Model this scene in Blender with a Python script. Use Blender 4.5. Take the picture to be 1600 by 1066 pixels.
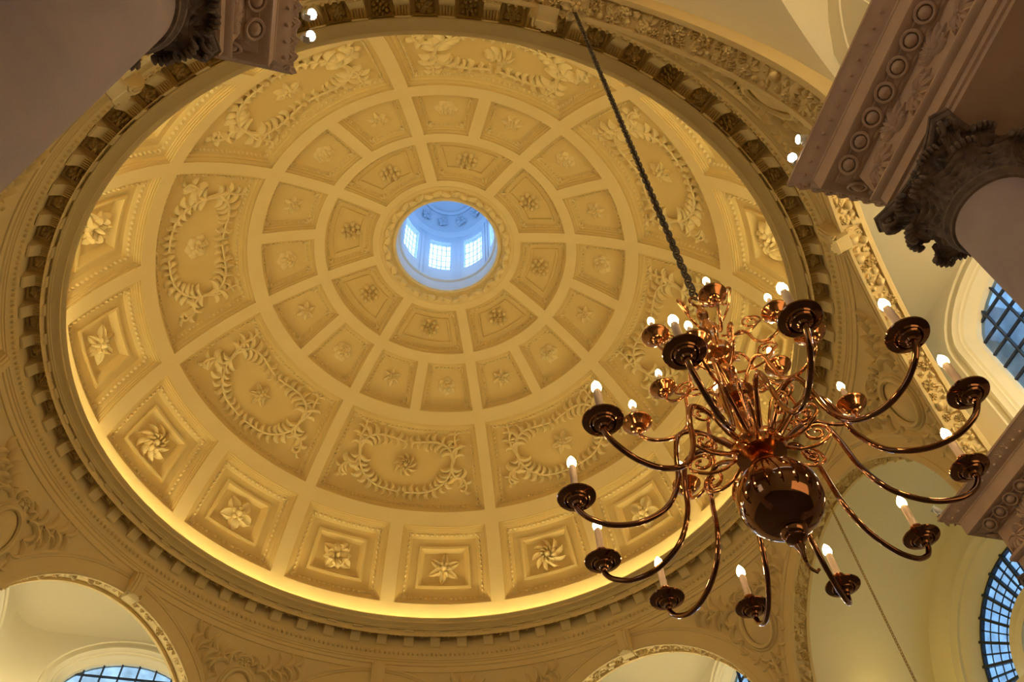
import bpy, math, random
import numpy as np
from mathutils import Vector, Matrix
random.seed(7); rng = np.random.default_rng(7)
PI = math.pi
for o in list(bpy.data.objects): bpy.data.objects.remove(o)
SC = bpy.context.scene
COL = SC.collection

# ------------------------------------------------------------------ camera
cam_d = bpy.data.cameras.new('camera'); cam = bpy.data.objects.new('camera', cam_d); COL.objects.link(cam)
cam_d.sensor_width = 36.0; cam_d.sensor_fit = 'HORIZONTAL'; cam_d.lens = 1293.35 * 36 / 1600
cam_d.clip_start = 0.05; cam_d.clip_end = 300
RC = [[0.970851393535523, -0.23603740052236408, -0.04164033170830914],
      [0.17058193187109888, 0.8024913769948405, -0.5717599097243952],
      [0.16837272994537075, 0.5479908168971172, 0.8193635874306189]]
CP = (-1.437, -9.381, 1.596)
m = Matrix.Identity(4)
for i in range(3):
    m[i][0] = RC[0][i]; m[i][1] = -RC[1][i]; m[i][2] = -RC[2][i]; m[i][3] = CP[i]
cam.matrix_world = m
SC.camera = cam
SC.view_settings.view_transform = 'Standard'; SC.view_settings.look = 'None'
SC.view_settings.gamma = 1.0; SC.view_settings.exposure = 0.0
SC.view_settings.use_curve_mapping = False

# ------------------------------------------------------------------ world
W = bpy.data.worlds.new('sky'); SC.world = W; W.use_nodes = True
wn = W.node_tree.nodes; wl = W.node_tree.links
bg = wn['Background']; bg.inputs['Strength'].default_value = 2.0
tc = wn.new('ShaderNodeTexCoord'); nz = wn.new('ShaderNodeTexNoise'); nz.inputs['Scale'].default_value = 2.2; nz.inputs['Detail'].default_value = 5
cr = wn.new('ShaderNodeValToRGB'); cr.color_ramp.elements[0].position = 0.35; cr.color_ramp.elements[1].position = 0.7
cr.color_ramp.elements[0].color = (0.85, 1.7, 3.3, 1); cr.color_ramp.elements[1].color = (1.5, 2.3, 3.5, 1)
wl.new(tc.outputs['Generated'], nz.inputs['Vector']); wl.new(nz.outputs['Fac'], cr.inputs['Fac']); wl.new(cr.outputs['Color'], bg.inputs['Color'])

# ------------------------------------------------------------------ lamps (cove strip, unseen uplights and fill panels added for brightness, spots on the entablatures)
WARM = (1.0, 0.90, 0.50)
def lamp(kind, loc, target, energy, color=WARM, **kw):
    d = bpy.data.lights.new('lamp', kind); d.energy = energy; d.color = color
    for k, v in kw.items(): setattr(d, k, v)
    o = bpy.data.objects.new('lamp', d); COL.objects.link(o); o.location = loc
    if target is not None:
        o.rotation_euler = (Vector(target) - Vector(loc)).to_track_quat('-Z', 'Y').to_euler()
    return o
COVE_E, SPOT_E, BAY_E, ARM_E, NAVE_E = 11.2, 95.0, 104.0, 29.0, 58.0
for k in range(32):                                   # cove lamps lying in the trough behind the cornice lip
    a = (k + .5) * 2 * PI / 32; r = 6.52
    p = Vector((r * math.cos(a), r * math.sin(a), 13.37)); t = Vector((1.0 * math.cos(a), 1.0 * math.sin(a), 18.6))
    lamp('AREA', p, t, COVE_E, shape='RECTANGLE', size=1.2, size_y=0.06)
for k in range(8):                                    # floodlights on the entablature corners, aimed across the dome
    a = (22.5 + 45 * k) * PI / 180
    p = (7.35 * math.cos(a), 7.35 * math.sin(a), 9.85)
    lamp('SPOT', p, (-2.2 * math.cos(a), -2.2 * math.sin(a), 17.2), SPOT_E, spot_size=1.15, spot_blend=0.9, shadow_soft_size=0.12)
for sx, sy in ((1, -1), (1, 1), (-1, 1), (-1, -1)):   # unseen lamps added above the corner entablatures to brighten the bays
    for u, v in ((6.1, 7.0), (7.0, 6.1)): lamp('POINT', (u * sx, v * sy, 9.95), None, BAY_E * (.3 if sx < 0 and sy < 0 else 1), (1, .86, .54), shadow_soft_size=0.25)
for ax, ay in ((1, 0), (0, 1), (-1, 0)):  # unseen strips added along the arm ledges for an even wash
    for s in (-1, 1):
        p = (9.0 * ax - 2.8 * s * ay, 9.0 * ay + 2.8 * s * ax, 9.66); L_ = lamp('AREA', p, (9.0 * ax - .8 * s * ay, 9.0 * ay + .8 * s * ax, 12.6), ARM_E, (1, .74, .20), shape='RECTANGLE', size=2.4 if ay else .12, size_y=.12 if ay else 2.4)
for s in (-1, 1):  # unseen pair added to light the nave vault
    lamp('POINT', (2.85 * s, -9.9, 9.95), None, NAVE_E, (1, .82, .5), shadow_soft_size=0.15)
# unseen fill panels, added: cool for aisle daylight, warm from low down
lamp('AREA', (-9.0, -9.0, 5.0), (0, -7, 6.0), 36, (0.72, 0.84, 1.0), shape='RECTANGLE', size=4, size_y=3)
lamp('AREA', (3.0, -13.0, 3.0), (1, -7, 9.0), 54, (1.0, 0.62, 0.31), shape='RECTANGLE', size=5, size_y=3)

# ------------------------------------------------------------------ materials
def mat(name, col, rough=0.7, metal=0.0, noise=None, bump=0.0, bscale=40.0, emit=None, spec=0.3):
    M = bpy.data.materials.new(name); M.use_nodes = True
    nt = M.node_tree; b = nt.nodes['Principled BSDF']
    b.inputs['Base Color'].default_value = (*col, 1); b.inputs['Roughness'].default_value = rough
    b.inputs['Metallic'].default_value = metal; b.inputs['Specular IOR Level'].default_value = spec
    if noise or bump:
        tcn = nt.nodes.new('ShaderNodeTexCoord')
    if noise:
        sc, amt, col2 = noise
        n = nt.nodes.new('ShaderNodeTexNoise'); n.inputs['Scale'].default_value = sc; n.inputs['Detail'].default_value = 6; n.inputs['Roughness'].default_value = .6
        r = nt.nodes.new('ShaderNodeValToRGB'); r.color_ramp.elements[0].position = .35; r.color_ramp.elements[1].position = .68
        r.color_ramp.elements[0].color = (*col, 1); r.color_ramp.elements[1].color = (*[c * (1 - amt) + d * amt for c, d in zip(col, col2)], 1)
        nt.links.new(tcn.outputs['Object'], n.inputs['Vector']); nt.links.new(n.outputs['Fac'], r.inputs['Fac']); nt.links.new(r.outputs['Color'], b.inputs['Base Color'])
    if bump:
        n2 = nt.nodes.new('ShaderNodeTexNoise'); n2.inputs['Scale'].default_value = bscale; n2.inputs['Detail'].default_value = 4
        bp = nt.nodes.new('ShaderNodeBump'); bp.inputs['Strength'].default_value = bump; bp.inputs['Distance'].default_value = .02
        nt.links.new(tcn.outputs['Object'], n2.inputs['Vector']); nt.links.new(n2.outputs['Fac'], bp.inputs['Height']); nt.links.new(bp.outputs['Normal'], b.inputs['Normal'])
    if emit:
        b.inputs['Emission Color'].default_value = (*emit[0], 1); b.inputs['Emission Strength'].default_value = emit[1]
    return M
CF = mat('coffer_ground', (.70, .51, .20), .8, noise=(1.1, .35, (.62, .40, .13)), bump=.12, bscale=25)  # deeper ochre than the ribs: recess contrast put into the colour
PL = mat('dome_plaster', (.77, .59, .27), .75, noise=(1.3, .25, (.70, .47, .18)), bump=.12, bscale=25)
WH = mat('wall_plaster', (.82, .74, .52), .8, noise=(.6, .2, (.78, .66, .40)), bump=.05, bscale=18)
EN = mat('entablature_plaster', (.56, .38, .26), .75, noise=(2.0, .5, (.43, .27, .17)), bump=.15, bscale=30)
ST = mat('column_stone', (.50, .39, .34), .7, noise=(1.6, .6, (.38, .30, .29)), bump=.2, bscale=60)
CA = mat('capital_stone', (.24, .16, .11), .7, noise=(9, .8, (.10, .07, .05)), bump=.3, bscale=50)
BR = mat('polished_brass', (.78, .36, .13), .16, 1.0, noise=(9, .5, (.55, .22, .08)))
BD = mat('aged_brass', (.40, .19, .085), .06, 1.0, noise=(14, .5, (.24, .11, .05)))
CH = mat('chain_metal', (.16, .12, .08), .4, 1.0)
CG = mat('gilt_chain', (.45, .30, .10), .4, 1.0)
WX = mat('candle_tube', (.88, .66, .46), .5)
BU = mat('candle_bulb', (1, .9, .7), .3, emit=((1, .70, .33), 65))
SL = mat('spotlight_lens', (1, 1, 1), .3, emit=((1, .95, .85), 60))
SB = mat('spotlight_body', (.75, .72, .66), .4)
LD = mat('window_bar', (.03, .04, .06), .5)
LP = mat('lantern_paint', (.62, .70, .80), .7, noise=(3, .3, (.5, .58, .7)))
FL = mat('stone_floor', (.16, .13, .11), .5, noise=(1.5, .5, (.10, .085, .07)))
RF = mat('lead_roof', (.50, .53, .57), .8, noise=(1, .5, (.40, .43, .47)))
BK = mat('outside_wall', (.20, .21, .23), .9, noise=(1, .5, (.12, .13, .15)))
def glass(name, tint, mixv=.06):
    M = bpy.data.materials.new(name); M.use_nodes = True; nt = M.node_tree
    for n in list(nt.nodes): nt.nodes.remove(n)
    out = nt.nodes.new('ShaderNodeOutputMaterial'); tr = nt.nodes.new('ShaderNodeBsdfTransparent'); gl = nt.nodes.new('ShaderNodeBsdfGlossy'); mx = nt.nodes.new('ShaderNodeMixShader')
    tcn = nt.nodes.new('ShaderNodeTexCoord'); n = nt.nodes.new('ShaderNodeTexNoise'); n.inputs['Scale'].default_value = 3.0
    r = nt.nodes.new('ShaderNodeValToRGB'); r.color_ramp.elements[0].position = .3; r.color_ramp.elements[1].position = .7
    r.color_ramp.elements[0].color = (*[c * .72 for c in tint], 1); r.color_ramp.elements[1].color = (*tint, 1)
    nt.links.new(tcn.outputs['Object'], n.inputs['Vector']); nt.links.new(n.outputs['Fac'], r.inputs['Fac']); nt.links.new(r.outputs['Color'], tr.inputs['Color'])
    gl.inputs['Roughness'].default_value = .1; mx.inputs['Fac'].default_value = mixv
    nt.links.new(tr.outputs[0], mx.inputs[1]); nt.links.new(gl.outputs[0], mx.inputs[2]); nt.links.new(mx.outputs[0], out.inputs['Surface'])
    return M
GB = glass('leaded_glass', (.46, .48, .46)); GC = glass('clear_lantern_glass', (.95, .95, .92), .03)

# ------------------------------------------------------------------ mesh helpers
class MB:
    def __init__(s): s.v = []; s.f = []; s.n = 0
    def add(s, V, F, M=None):
        V = np.asarray(V, float)
        if M is not None:
            M = np.array(M); V = V @ M[:3, :3].T + M[:3, 3]
        s.v.append(V); n = s.n
        s.f.extend([tuple(i + n for i in f) for f in F]); s.n += len(V)
        return s
    def merge(s, o, M=None):
        if o.n: s.add(np.concatenate(o.v), o.f, M)
        return s
    def mesh(s, name, mt, angle=35):
        me = bpy.data.meshes.new(name)
        V = np.concatenate(s.v) if s.v else np.zeros((0, 3))
        me.from_pydata(V.tolist(), [], s.f); me.update()
        if mt: me.materials.append(mt)
        if angle:
            me.shade_smooth()
            if angle < 180: me.set_sharp_from_angle(angle=math.radians(angle))
        return me
    def build(s, name, mt, parent=None, M=None, angle=35):
        return obj(name, s.mesh(name, mt, angle), parent, M)
def obj(name, me, parent=None, M=None):
    o = bpy.data.objects.new(name, me); COL.objects.link(o)
    if parent is not None: o.parent = parent
    if M is not None: o.matrix_local = Matrix(np.array(M).tolist())
    return o
def empty(name, loc=(0, 0, 0), M=None):
    o = bpy.data.objects.new(name, None); COL.objects.link(o); o.location = loc; o.empty_display_size = .2
    if M is not None: o.matrix_local = Matrix(np.array(M).tolist())
    return o
def tag(o, label=None, cat=None, group=None, kind=None):
    if label: o['label'] = label
    if cat: o['category'] = cat
    if group: o['group'] = group
    if kind: o['kind'] = kind
    return o
def rz(a, t=(0, 0, 0)):
    c, s = math.cos(a), math.sin(a); return np.array([[c, -s, 0, t[0]], [s, c, 0, t[1]], [0, 0, 1, t[2]], [0, 0, 0, 1.]])
def fr(o, x, y, z, sc=1.0):
    M = np.eye(4); M[:3, 0] = np.array(x) * sc; M[:3, 1] = np.array(y) * sc; M[:3, 2] = np.array(z) * sc; M[:3, 3] = o; return M
def grid(P, cu=False, cv=False, flip=False):
    P = np.asarray(P, float); a, b = P.shape[:2]; F = []
    for i in range(a if cu else a - 1):
        for j in range(b if cv else b - 1):
            q = (i * b + j, i * b + (j + 1) % b, ((i + 1) % a) * b + (j + 1) % b, ((i + 1) % a) * b + j)
            F.append(q[::-1] if flip else q)
    return P.reshape(-1, 3), F
def lathe(prof, n=24, a0=0, a1=2 * PI, flip=False):
    closed = abs(a1 - a0 - 2 * PI) < 1e-6
    t = np.linspace(a0, a1, n, endpoint=not closed); p = np.array(prof, float)
    P = np.stack([p[:, 0][:, None] * np.cos(t), p[:, 0][:, None] * np.sin(t), np.repeat(p[:, 1][:, None], len(t), 1)], -1)
    return grid(P, cv=closed, flip=flip)
def sweep(path, rad, ns=8, closed=False, caps=True, flat=None):
    P = np.asarray(path, float); n = len(P); rad = np.full(n, rad) if np.isscalar(rad) else np.asarray(rad, float)
    T = np.zeros_like(P)
    if closed: T = np.roll(P, -1, 0) - np.roll(P, 1, 0)
    else: T[1:-1] = P[2:] - P[:-2]; T[0] = P[1] - P[0]; T[-1] = P[-1] - P[-2]
    T /= np.linalg.norm(T, axis=1, keepdims=True) + 1e-12
    u = np.cross(T[0], [0, 0, 1.]);
    if np.linalg.norm(u) < 1e-3: u = np.cross(T[0], [1., 0, 0])
    u /= np.linalg.norm(u); R = []
    t = np.arange(ns) * 2 * PI / ns
    for i in range(n):
        u = u - T[i] * (u @ T[i]); u /= np.linalg.norm(u) + 1e-12; w = np.cross(T[i], u)
        R.append(P[i] + rad[i] * (np.cos(t)[:, None] * u + np.sin(t)[:, None] * w))
    V, F = grid(np.array(R), cu=closed, cv=True)
    if caps and not closed:
        F = F + [tuple(range(ns))[::-1], tuple(range((n - 1) * ns, n * ns))]
    return V, F
def catmull(pts, n=6, closed=False):
    P = np.asarray(pts, float)
    Q = np.vstack([P[-1], P, P[0], P[1]]) if closed else np.vstack([2 * P[0] - P[1], P, 2 * P[-1] - P[-2]])
    out = []
    for i in range(1, len(Q) - 2):
        for t in np.arange(n) / n:
            a, b, c, d = Q[i - 1], Q[i], Q[i + 1], Q[i + 2]
            out.append(.5 * (2 * b + (c - a) * t + (2 * a - 5 * b + 4 * c - d) * t * t + (3 * b - a - 3 * c + d) * t ** 3))
    if not closed: out.append(P[-1])
    return np.array(out)
def box(x0, x1, y0, y1, z0, z1):
    V = [(x, y, z) for z in (z0, z1) for y in (y0, y1) for x in (x0, x1)]
    return V, [(0, 2, 3, 1), (4, 5, 7, 6), (0, 1, 5, 4), (2, 6, 7, 3), (0, 4, 6, 2), (1, 3, 7, 5)]
def blob(rx, ry, rzz, nu=6, nv=4, half=True):
    t = np.arange(nu) * 2 * PI / nu; a = np.linspace(0 if half else -PI / 2 + .01, PI / 2 - .01, nv)
    P = np.stack([rx * np.cos(a)[:, None] * np.cos(t), ry * np.cos(a)[:, None] * np.sin(t), np.repeat((rzz * np.sin(a))[:, None], nu, 1)], -1)
    return grid(P, cv=True)
def petal(L, w, lift, tip=.5, n=4, crease=.25, ruffle=0., droop=0.):
    """a domed petal lying along +x, closed at its rim on the ground"""
    rows = []
    for i in range(n + 1):
        t = i / n; wd = w * (math.sin(PI * min(1, (t * .86 + .10))) ** tip)
        if i == n: wd *= .35
        z = lift * math.sin(PI * min(1., .15 + .75 * t)) - droop * t * t
        row = []
        for j, s in enumerate((-1, -.62, 0, .62, 1)):
            zz = z * (1 - abs(s) ** 2.2 * .95) - (crease * lift if s == 0 else 0) + (ruffle * math.sin(9 * t + 3 * s) * lift)
            row.append((t * L - (.08 * L * abs(s) if i else 0), s * wd, max(0.0, zz) if abs(s) < 1 else 0.0))
        rows.append(row)
    return grid(rows)
def crescent(L, w, turn, h=None, n=6):
    """carved leaf: a tapering curved horn starting at the origin along +x, turning by turn"""
    h = h or w * .9; rows = []; p = np.zeros(2); a = 0.0; st = L / n
    for i in range(n + 1):
        t = i / n; wd = w * (.35 + .65 * math.sin(PI * (.12 + .80 * t))) * (1 - .75 * t ** 4); hh = h * (.55 + .45 * math.sin(PI * t)) * (1 - .5 * t ** 3)
        nrm = np.array([-math.sin(a), math.cos(a)])
        rows.append([(*(p + nrm * wd * s), hh * q) for s, q in ((-1, 0), (-.55, .8), (0.1, 1), (.7, .55), (1, 0))])
        p = p + st * np.array([math.cos(a), math.sin(a)]); a += turn / n
    V, F = grid(rows)
    return V, F + [(len(V) - 5, len(V) - 4, len(V) - 3, len(V) - 2, len(V) - 1)]
def flower(kind, R=1.0):
    """rosettes, lying on z=0 and facing +z, outer radius R"""
    m = MB()
    def ring(n, r0, L, w, lift, ph=0., z=0., **k):
        V, F = petal(L, w, lift, **k)
        for i in range(n):
            a = ph + i * 2 * PI / n; m.add(V + np.array([r0, 0, z]), F, rz(a))
    if kind == 'cluster':
        for i in range(8):
            a = i * PI / 4; m.add(*blob(.25, .21, .36, 7, 4), rz(a, (.70 * math.cos(a), .70 * math.sin(a), 0)))
        for i in range(4):
            a = i * PI / 2 + .4; m.add(*blob(.2, .17, .5, 6, 4), rz(a, (.32 * math.cos(a), .32 * math.sin(a), 0)))
        m.add(*blob(.13, .13, .62, 6, 4))
    elif kind == 'rose':
        ring(6, .30, .70, .42, .22, 0, 0, crease=0, tip=.4); ring(5, .18, .52, .34, .34, .5, .02, crease=0, tip=.4); ring(4, .05, .40, .25, .46, .2, .04, crease=0, tip=.4)
        m.add(*blob(.2, .2, .58, 8, 4))
    elif kind == 'leaf6':
        ring(6, .12, .88, .24, .34, 0, crease=.5); ring(6, .06, .45, .15, .48, .52, crease=.2); m.add(*blob(.15, .15, .55, 7, 4))
    elif kind == 'star':
        ring(6, .10, .90, .21, .40, 0, crease=.6, tip=.7); ring(6, .06, .50, .12, .5, .52, tip=.8); m.add(*blob(.2, .2, .5, 8, 4))
    elif kind == 'five':
        ring(5, .14, .86, .38, .42, .3, crease=.5, ruffle=.12); ring(5, .1, .40, .16, .52, .93); m.add(*blob(.22, .22, .55, 9, 4))
    elif kind == 'acanthus':
        ring(4, .10, .92, .34, .46, .4, crease=.6, ruffle=.15); ring(4, .10, .72, .2, .4, 1.18, crease=.3)
        for i in range(4):
            a = .4 + i * PI / 2; m.add(*crescent(.5, .08, 2.4, .4), rz(a + .35, (.35 * math.cos(a), .35 * math.sin(a), .1)))
            m.add(*crescent(.5, .08, -2.4, .4), rz(a - .35, (.35 * math.cos(a), .35 * math.sin(a), .1)))
        m.add(*blob(.14, .14, .6, 7, 4))
    elif kind == 'whorl':
        for i in range(9):
            a = i * 2 * PI / 9; m.add(*crescent(.85, .15, 1.5, .42), rz(a + .1, (.25 * math.cos(a), .25 * math.sin(a), 0)))
            m.add(*crescent(.45, .1, 1.6, .5), rz(a + .5, (.2 * math.cos(a), .2 * math.sin(a), .05)))
        m.add(*blob(.24, .24, .52, 9, 4))
    elif kind == 'tulip':
        for i in range(3): m.add(*petal(1.5, .42, .55, crease=.3), rz(-.5 + .5 * i, (-.6, 0, 0)))
    elif kind == 'bud':
        m.add(*blob(.62, .55, .6, 8, 4)); m.add(*petal(1.0, .35, .3), rz(2.5, (-.1, 0, 0))); m.add(*petal(1.0, .35, .3), rz(-2.5, (-.1, 0, 0)))
    elif kind == 'leaves':
        for i in range(3): m.add(*petal(1.3, .36, .32, crease=.6), rz(-.9 + .9 * i, (-.4, 0, 0)))
    for i in range(len(m.v)): m.v[i] = m.v[i] * R
    return m

# ------------------------------------------------------------------ DOME (ceiling)
RD, ZC = 6.74, 12.5
def sp(th, ph, h=0.):
    r = RD + h; return np.stack([r * np.sin(th) * np.cos(ph), r * np.sin(th) * np.sin(ph), ZC + r * np.cos(th) + 0 * ph], -1)
def sfr(th, ph, h, sc=1.0):
    r_ = np.array([math.sin(th) * math.cos(ph), math.sin(th) * math.sin(ph), math.cos(th)])
    t_ = np.array([math.cos(th) * math.cos(ph), math.cos(th) * math.sin(ph), -math.sin(th)])
    p_ = np.array([-math.sin(ph), math.cos(ph), 0.])
    return fr(r_ * (RD + h) + np.array([0, 0, ZC]), p_, t_, -r_, sc)
D = math.radians
dome = MB()
def band(t0, t1, n=192):
    th = np.linspace(D(t0), D(t1), max(2, int((t1 - t0) / 1.0) + 2)); ph = np.arange(n) * 2 * PI / n
    P = sp(th[:, None] + 0 * ph, ph[None] + 0 * th[:, None]); dome.add(*grid(P, cv=True))
def rib(t0, t1, ph0, hw):
    th = np.linspace(D(t0), D(t1), 14); s = np.linspace(-1, 1, 4)
    ph = ph0 + s[None] * (hw + .012) / (RD * np.sin(th))[:, None]
    dome.add(*grid(sp(th[:, None] + 0 * ph, ph)))
RIB0 = D(22.5)
T1, T2, T3, T4 = (14.9, 24.7), (26.6, 37.3), (39.9, 58.6), (61.3, 77.9)
band(10.4, T1[0] + .12); band(T1[1] - .12, T2[0] + .12); band(T2[1] - .12, T3[0] + .12); band(T3[1] - .12, T4[0] + .12); band(T4[1] - .12, 84.5)
for k in range(8):
    a = RIB0 + k * PI / 4
    for t, w in ((T1, .11), (T2, .115), (T3, .125), (T4, .15)): rib(t[0], t[1], a, w)
    for t, w in ((T2, .115), (T4, .15)): rib(t[0], t[1], a + PI / 8, w)
ceiling = tag(dome.build('ceiling', PL, angle=40), kind='structure')
def coffer_mesh(t0, t1, nb, hw, levels, nu, nv):
    t0, t1 = D(t0), D(t1); m = MB()
    def G(d, h):
        th = np.linspace(t0 + d / RD, t1 - d / RD, nv + 1); half = PI / nb - (hw + d) / (RD * np.sin(th))
        ph = np.linspace(-1, 1, nu + 1)[None] * half[:, None]; return sp(th[:, None] + 0 * ph, ph, h)
    def loop(g):
        return np.concatenate([g[0, :-1], g[:-1, -1], g[-1, :0:-1], g[:0:-1, 0]])
    L = [loop(G(d, h)) for d, h in levels]
    m.add(*grid(np.array(L), cv=True, flip=True)); m.add(*grid(G(*levels[-1])))
    return m, G, loop
def edge_walk(t0, t1, nb, hw, d, step):
    """points + tangents on the inset outline, spaced by about step metres: (theta, phi, angle in the s,t plane)"""
    t0, t1 = D(t0) + d / RD, D(t1) - d / RD; out = []
    half = lambda th: PI / nb - (hw + d) / (RD * math.sin(th))
    for th, sg in ((t0, 1), (t1, -1)):
        n = max(3, int(2 * half(th) * RD * math.sin(th) / step))
        for i in range(n): out.append((th, half(th) * (-1 + 2 * (i + .5) / n), PI / 2 * sg))
    for sg in (-1, 1):
        n = max(3, int((t1 - t0) * RD / step))
        for i in range(n):
            th = t0 + (t1 - t0) * (i + .5) / n; out.append((th, sg * half(th), 0 if sg < 0 else PI))
    return out
lv1 = [(0, 0), (.004, .03), (.05, .045), (.055, .07), (.085, .085), (.09, .10), (.16, .15), (.165, .155), (.26, .155), (.265, .125), (.30, .125), (.305, .16)]
lv2 = [(0, 0), (.004, .035), (.055, .05), (.06, .08), (.09, .095), (.095, .115), (.17, .17), (.18, .175)]
lv3 = [(0, 0), (.004, .04), (.07, .06), (.075, .09), (.12, .11), (.125, .13), (.22, .19), (.23, .20)]
lv4 = [(0, 0), (.004, .025), (.035, .03), (.039, .05), (.07, .055), (.074, .08), (.10, .085), (.104, .105), (.13, .11), (.28, .19), (.29, .205), (.47, .205), (.475, .165), (.53, .165), (.60, .29), (.61, .30)]
corner_leaf = MB()
for a in (-.75, 0, .75): corner_leaf.add(*petal(.16, .035, .06, crease=.5), rz(a + PI / 4, (-.02, -.02, 0)))
corner_me = corner_leaf.mesh('corner_leaf', PL)
FLM = {}
def flower_me(kind, R):
    if (kind, R) not in FLM: FLM[(kind, R)] = flower(kind, R).mesh('rosette', PL, 50)
    return FLM[(kind, R)]
garland_box = []
def garland():
    m = MB()
    th0 = D(48.9)
    def place(s, t, ang, V, F, h0=.20):
        # bend the flat ornament (V in s,t,height) onto the vault
        c, sn = math.cos(ang), math.sin(ang); V = np.asarray(V)
        S = s + V[:, 0] * c - V[:, 1] * sn; T = t + V[:, 0] * sn + V[:, 1] * c
        th = th0 + T / RD; ph = S / (RD * np.sin(th)); m.add(sp(th, ph, h0 - V[:, 2]), F)
    def stem(pts, sizes, sides=(1, -1), w=.028):
        P = catmull(pts, 10)
        V, F = sweep(np.c_[P, np.full(len(P), .05)], np.linspace(w * 1.6, w * .8, len(P)), 6)
        place(0, 0, 0, V, F)
        seg = np.r_[0, np.cumsum(np.linalg.norm(np.diff(P, axis=0), axis=1))]; Ltot = seg[-1]
        n = max(2, int(Ltot / .17))
        for i in range(n):
            d = Ltot * (i + .8) / (n + .3); k = min(np.searchsorted(seg, d), len(P) - 1); tg = P[k] - P[k - 1]; a = math.atan2(tg[1], tg[0])
            for sd in sides:
                L = (sizes[0] + (sizes[1] - sizes[0]) * i / n) * rng.uniform(.85, 1.15)
                place(*P[k], a + sd * .55, *crescent(L * 1.12, L * .24, sd * rng.uniform(1.9, 2.6), L * .42))
    for sg in (-1, 1):
        f = lambda q: [(sg * x, y) for x, y in q]
        stem(f([(1.16, -.16), (1.02, -.45), (.72, -.60), (.40, -.60), (.05, -.55)]), (.30, .18))
        stem(f([(1.16, -.16), (1.12, .20), (.92, .46), (.60, .62), (.08, .68)]), (.30, .18))
        stem(f([(1.16, -.10), (1.20, -.40), (1.12, -.66), (1.10, -.86)]), (.26, .16))
        stem(f([(1.13, .05), (1.26, .24), (1.46, .30), (1.58, .50), (1.52, .62)]), (.28, .16))
    return m
garland_me = garland().mesh('garland', PL, 50)
def add_tier(t, nb, hw, lv, nu, nv, egg_d, egg_h, step, eggs, kinds, Rf, fl_h, thc, leaf_d, extra=None):
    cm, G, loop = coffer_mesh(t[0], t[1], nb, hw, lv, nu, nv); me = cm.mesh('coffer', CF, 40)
    em = MB(); ev, ef = blob(*eggs, 6, 3)
    for th, ph, a in edge_walk(t[0], t[1], nb, hw, egg_d, step): em.add(ev, ef, sfr(th, ph, egg_h) @ rz(a))
    eme = em.mesh('egg_moulding', PL, 60)
    ctr = sfr(D(thc), 0, fl_h)
    for k in range(nb):
        az = (k + .5) * 2 * PI / nb + RIB0
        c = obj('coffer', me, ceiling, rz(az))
        tag(obj('egg_moulding', eme, c), kind='stuff')
        kd = kinds[k % len(kinds)]
        obj('rosette', flower_me(kd, Rf), c, ctr @ rz(.7 * (k * 1.3 % 1)))
        t0, t1 = D(t[0]) + leaf_d / RD, D(t[1]) - leaf_d / RD
        for th, st in ((t0, 1), (t1, -1)):
            half = PI / nb - (hw + leaf_d) / (RD * math.sin(th))
            for sg in (-1, 1):
                ang = {(1, -1): 0, (1, 1): PI / 2, (-1, 1): PI, (-1, -1): -PI / 2}[(st, sg)]
                obj('corner_leaf', corner_me, c, sfr(th, sg * half, egg_h) @ rz(ang))
        if extra is not None: tag(obj('garland', extra, c), kind='stuff')
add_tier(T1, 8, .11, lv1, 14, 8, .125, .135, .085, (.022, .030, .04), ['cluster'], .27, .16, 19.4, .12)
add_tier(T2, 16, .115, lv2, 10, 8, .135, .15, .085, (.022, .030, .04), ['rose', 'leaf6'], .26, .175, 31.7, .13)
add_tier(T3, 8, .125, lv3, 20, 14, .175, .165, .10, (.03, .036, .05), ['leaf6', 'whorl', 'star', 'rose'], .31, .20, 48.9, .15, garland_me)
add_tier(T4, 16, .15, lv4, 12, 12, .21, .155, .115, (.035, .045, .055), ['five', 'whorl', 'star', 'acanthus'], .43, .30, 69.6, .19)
# wreath around the eye of the dome
wr = MB()
wr.add(*lathe([(1.19, 19.20), (1.20, 19.10), (1.24, 19.06), (1.29, 19.08), (1.31, 19.10), (1.33, 19.09), (1.36, 19.06), (1.52, 19.02), (1.58, 19.03), (1.60, 19.06), (1.63, 19.05), (1.66, 19.04)], 96, flip=True))
wreath = wr.build('wreath_ring', PL, ceiling, angle=50)
lf = MB(); lf.add(*petal(.27, .085, .15, crease=.4)); lfm = lf.mesh('leaf', PL, 60)
bd = MB(); bd.add(*blob(.065, .065, .12, 8, 4)); bdm = bd.mesh('berry', PL, 60)
for i in range(44):
    a = i * 2 * PI / 44; r = 1.40 + .06 * (i % 2)
    M = rz(a, (r * math.cos(a), r * math.sin(a), 19.04)) @ np.diag([1, 1, -1, 1.]) @ rz(PI / 2 + (.45 if i % 2 else -.3))
    obj('leaf', lfm, wreath, M)
    if i % 4 == 0: obj('berry', bdm, wreath, rz(a + .05, (1.45 * math.cos(a + .05), 1.45 * math.sin(a + .05), 19.035)) @ np.diag([1, 1, -1, 1.]))

# ------------------------------------------------------------------ CORNICE ring with modillions
cp = [(6.66, 13.28), (6.60, 13.32), (6.47, 13.32), (6.46, 13.415), (6.40, 13.415), (6.395, 13.39), (6.42, 13.37), (6.47, 13.36), (6.53, 13.335), (6.575, 13.32), (6.60, 13.315), (6.605, 13.295), (6.63, 13.29), (6.635, 13.27),
      (6.655, 13.27), (6.66, 13.34), (6.985, 13.34), (6.99, 13.02), (6.995, 12.99), (7.015, 12.93), (7.04, 12.87), (7.075, 12.83), (7.08, 12.80), (7.10, 12.795), (7.105, 12.76), (7.125, 12.75), (7.125, 12.68), (7.15, 12.67), (7.15, 12.56), (7.155, 12.54), (7.24, 12.53)]
co = MB(); co.add(*lathe(cp, 192))
cornice = tag(co.build('cornice', PL, angle=40), 'circular plaster cornice with scroll brackets and rosettes ringing the foot of the dome', 'cornice')
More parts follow.
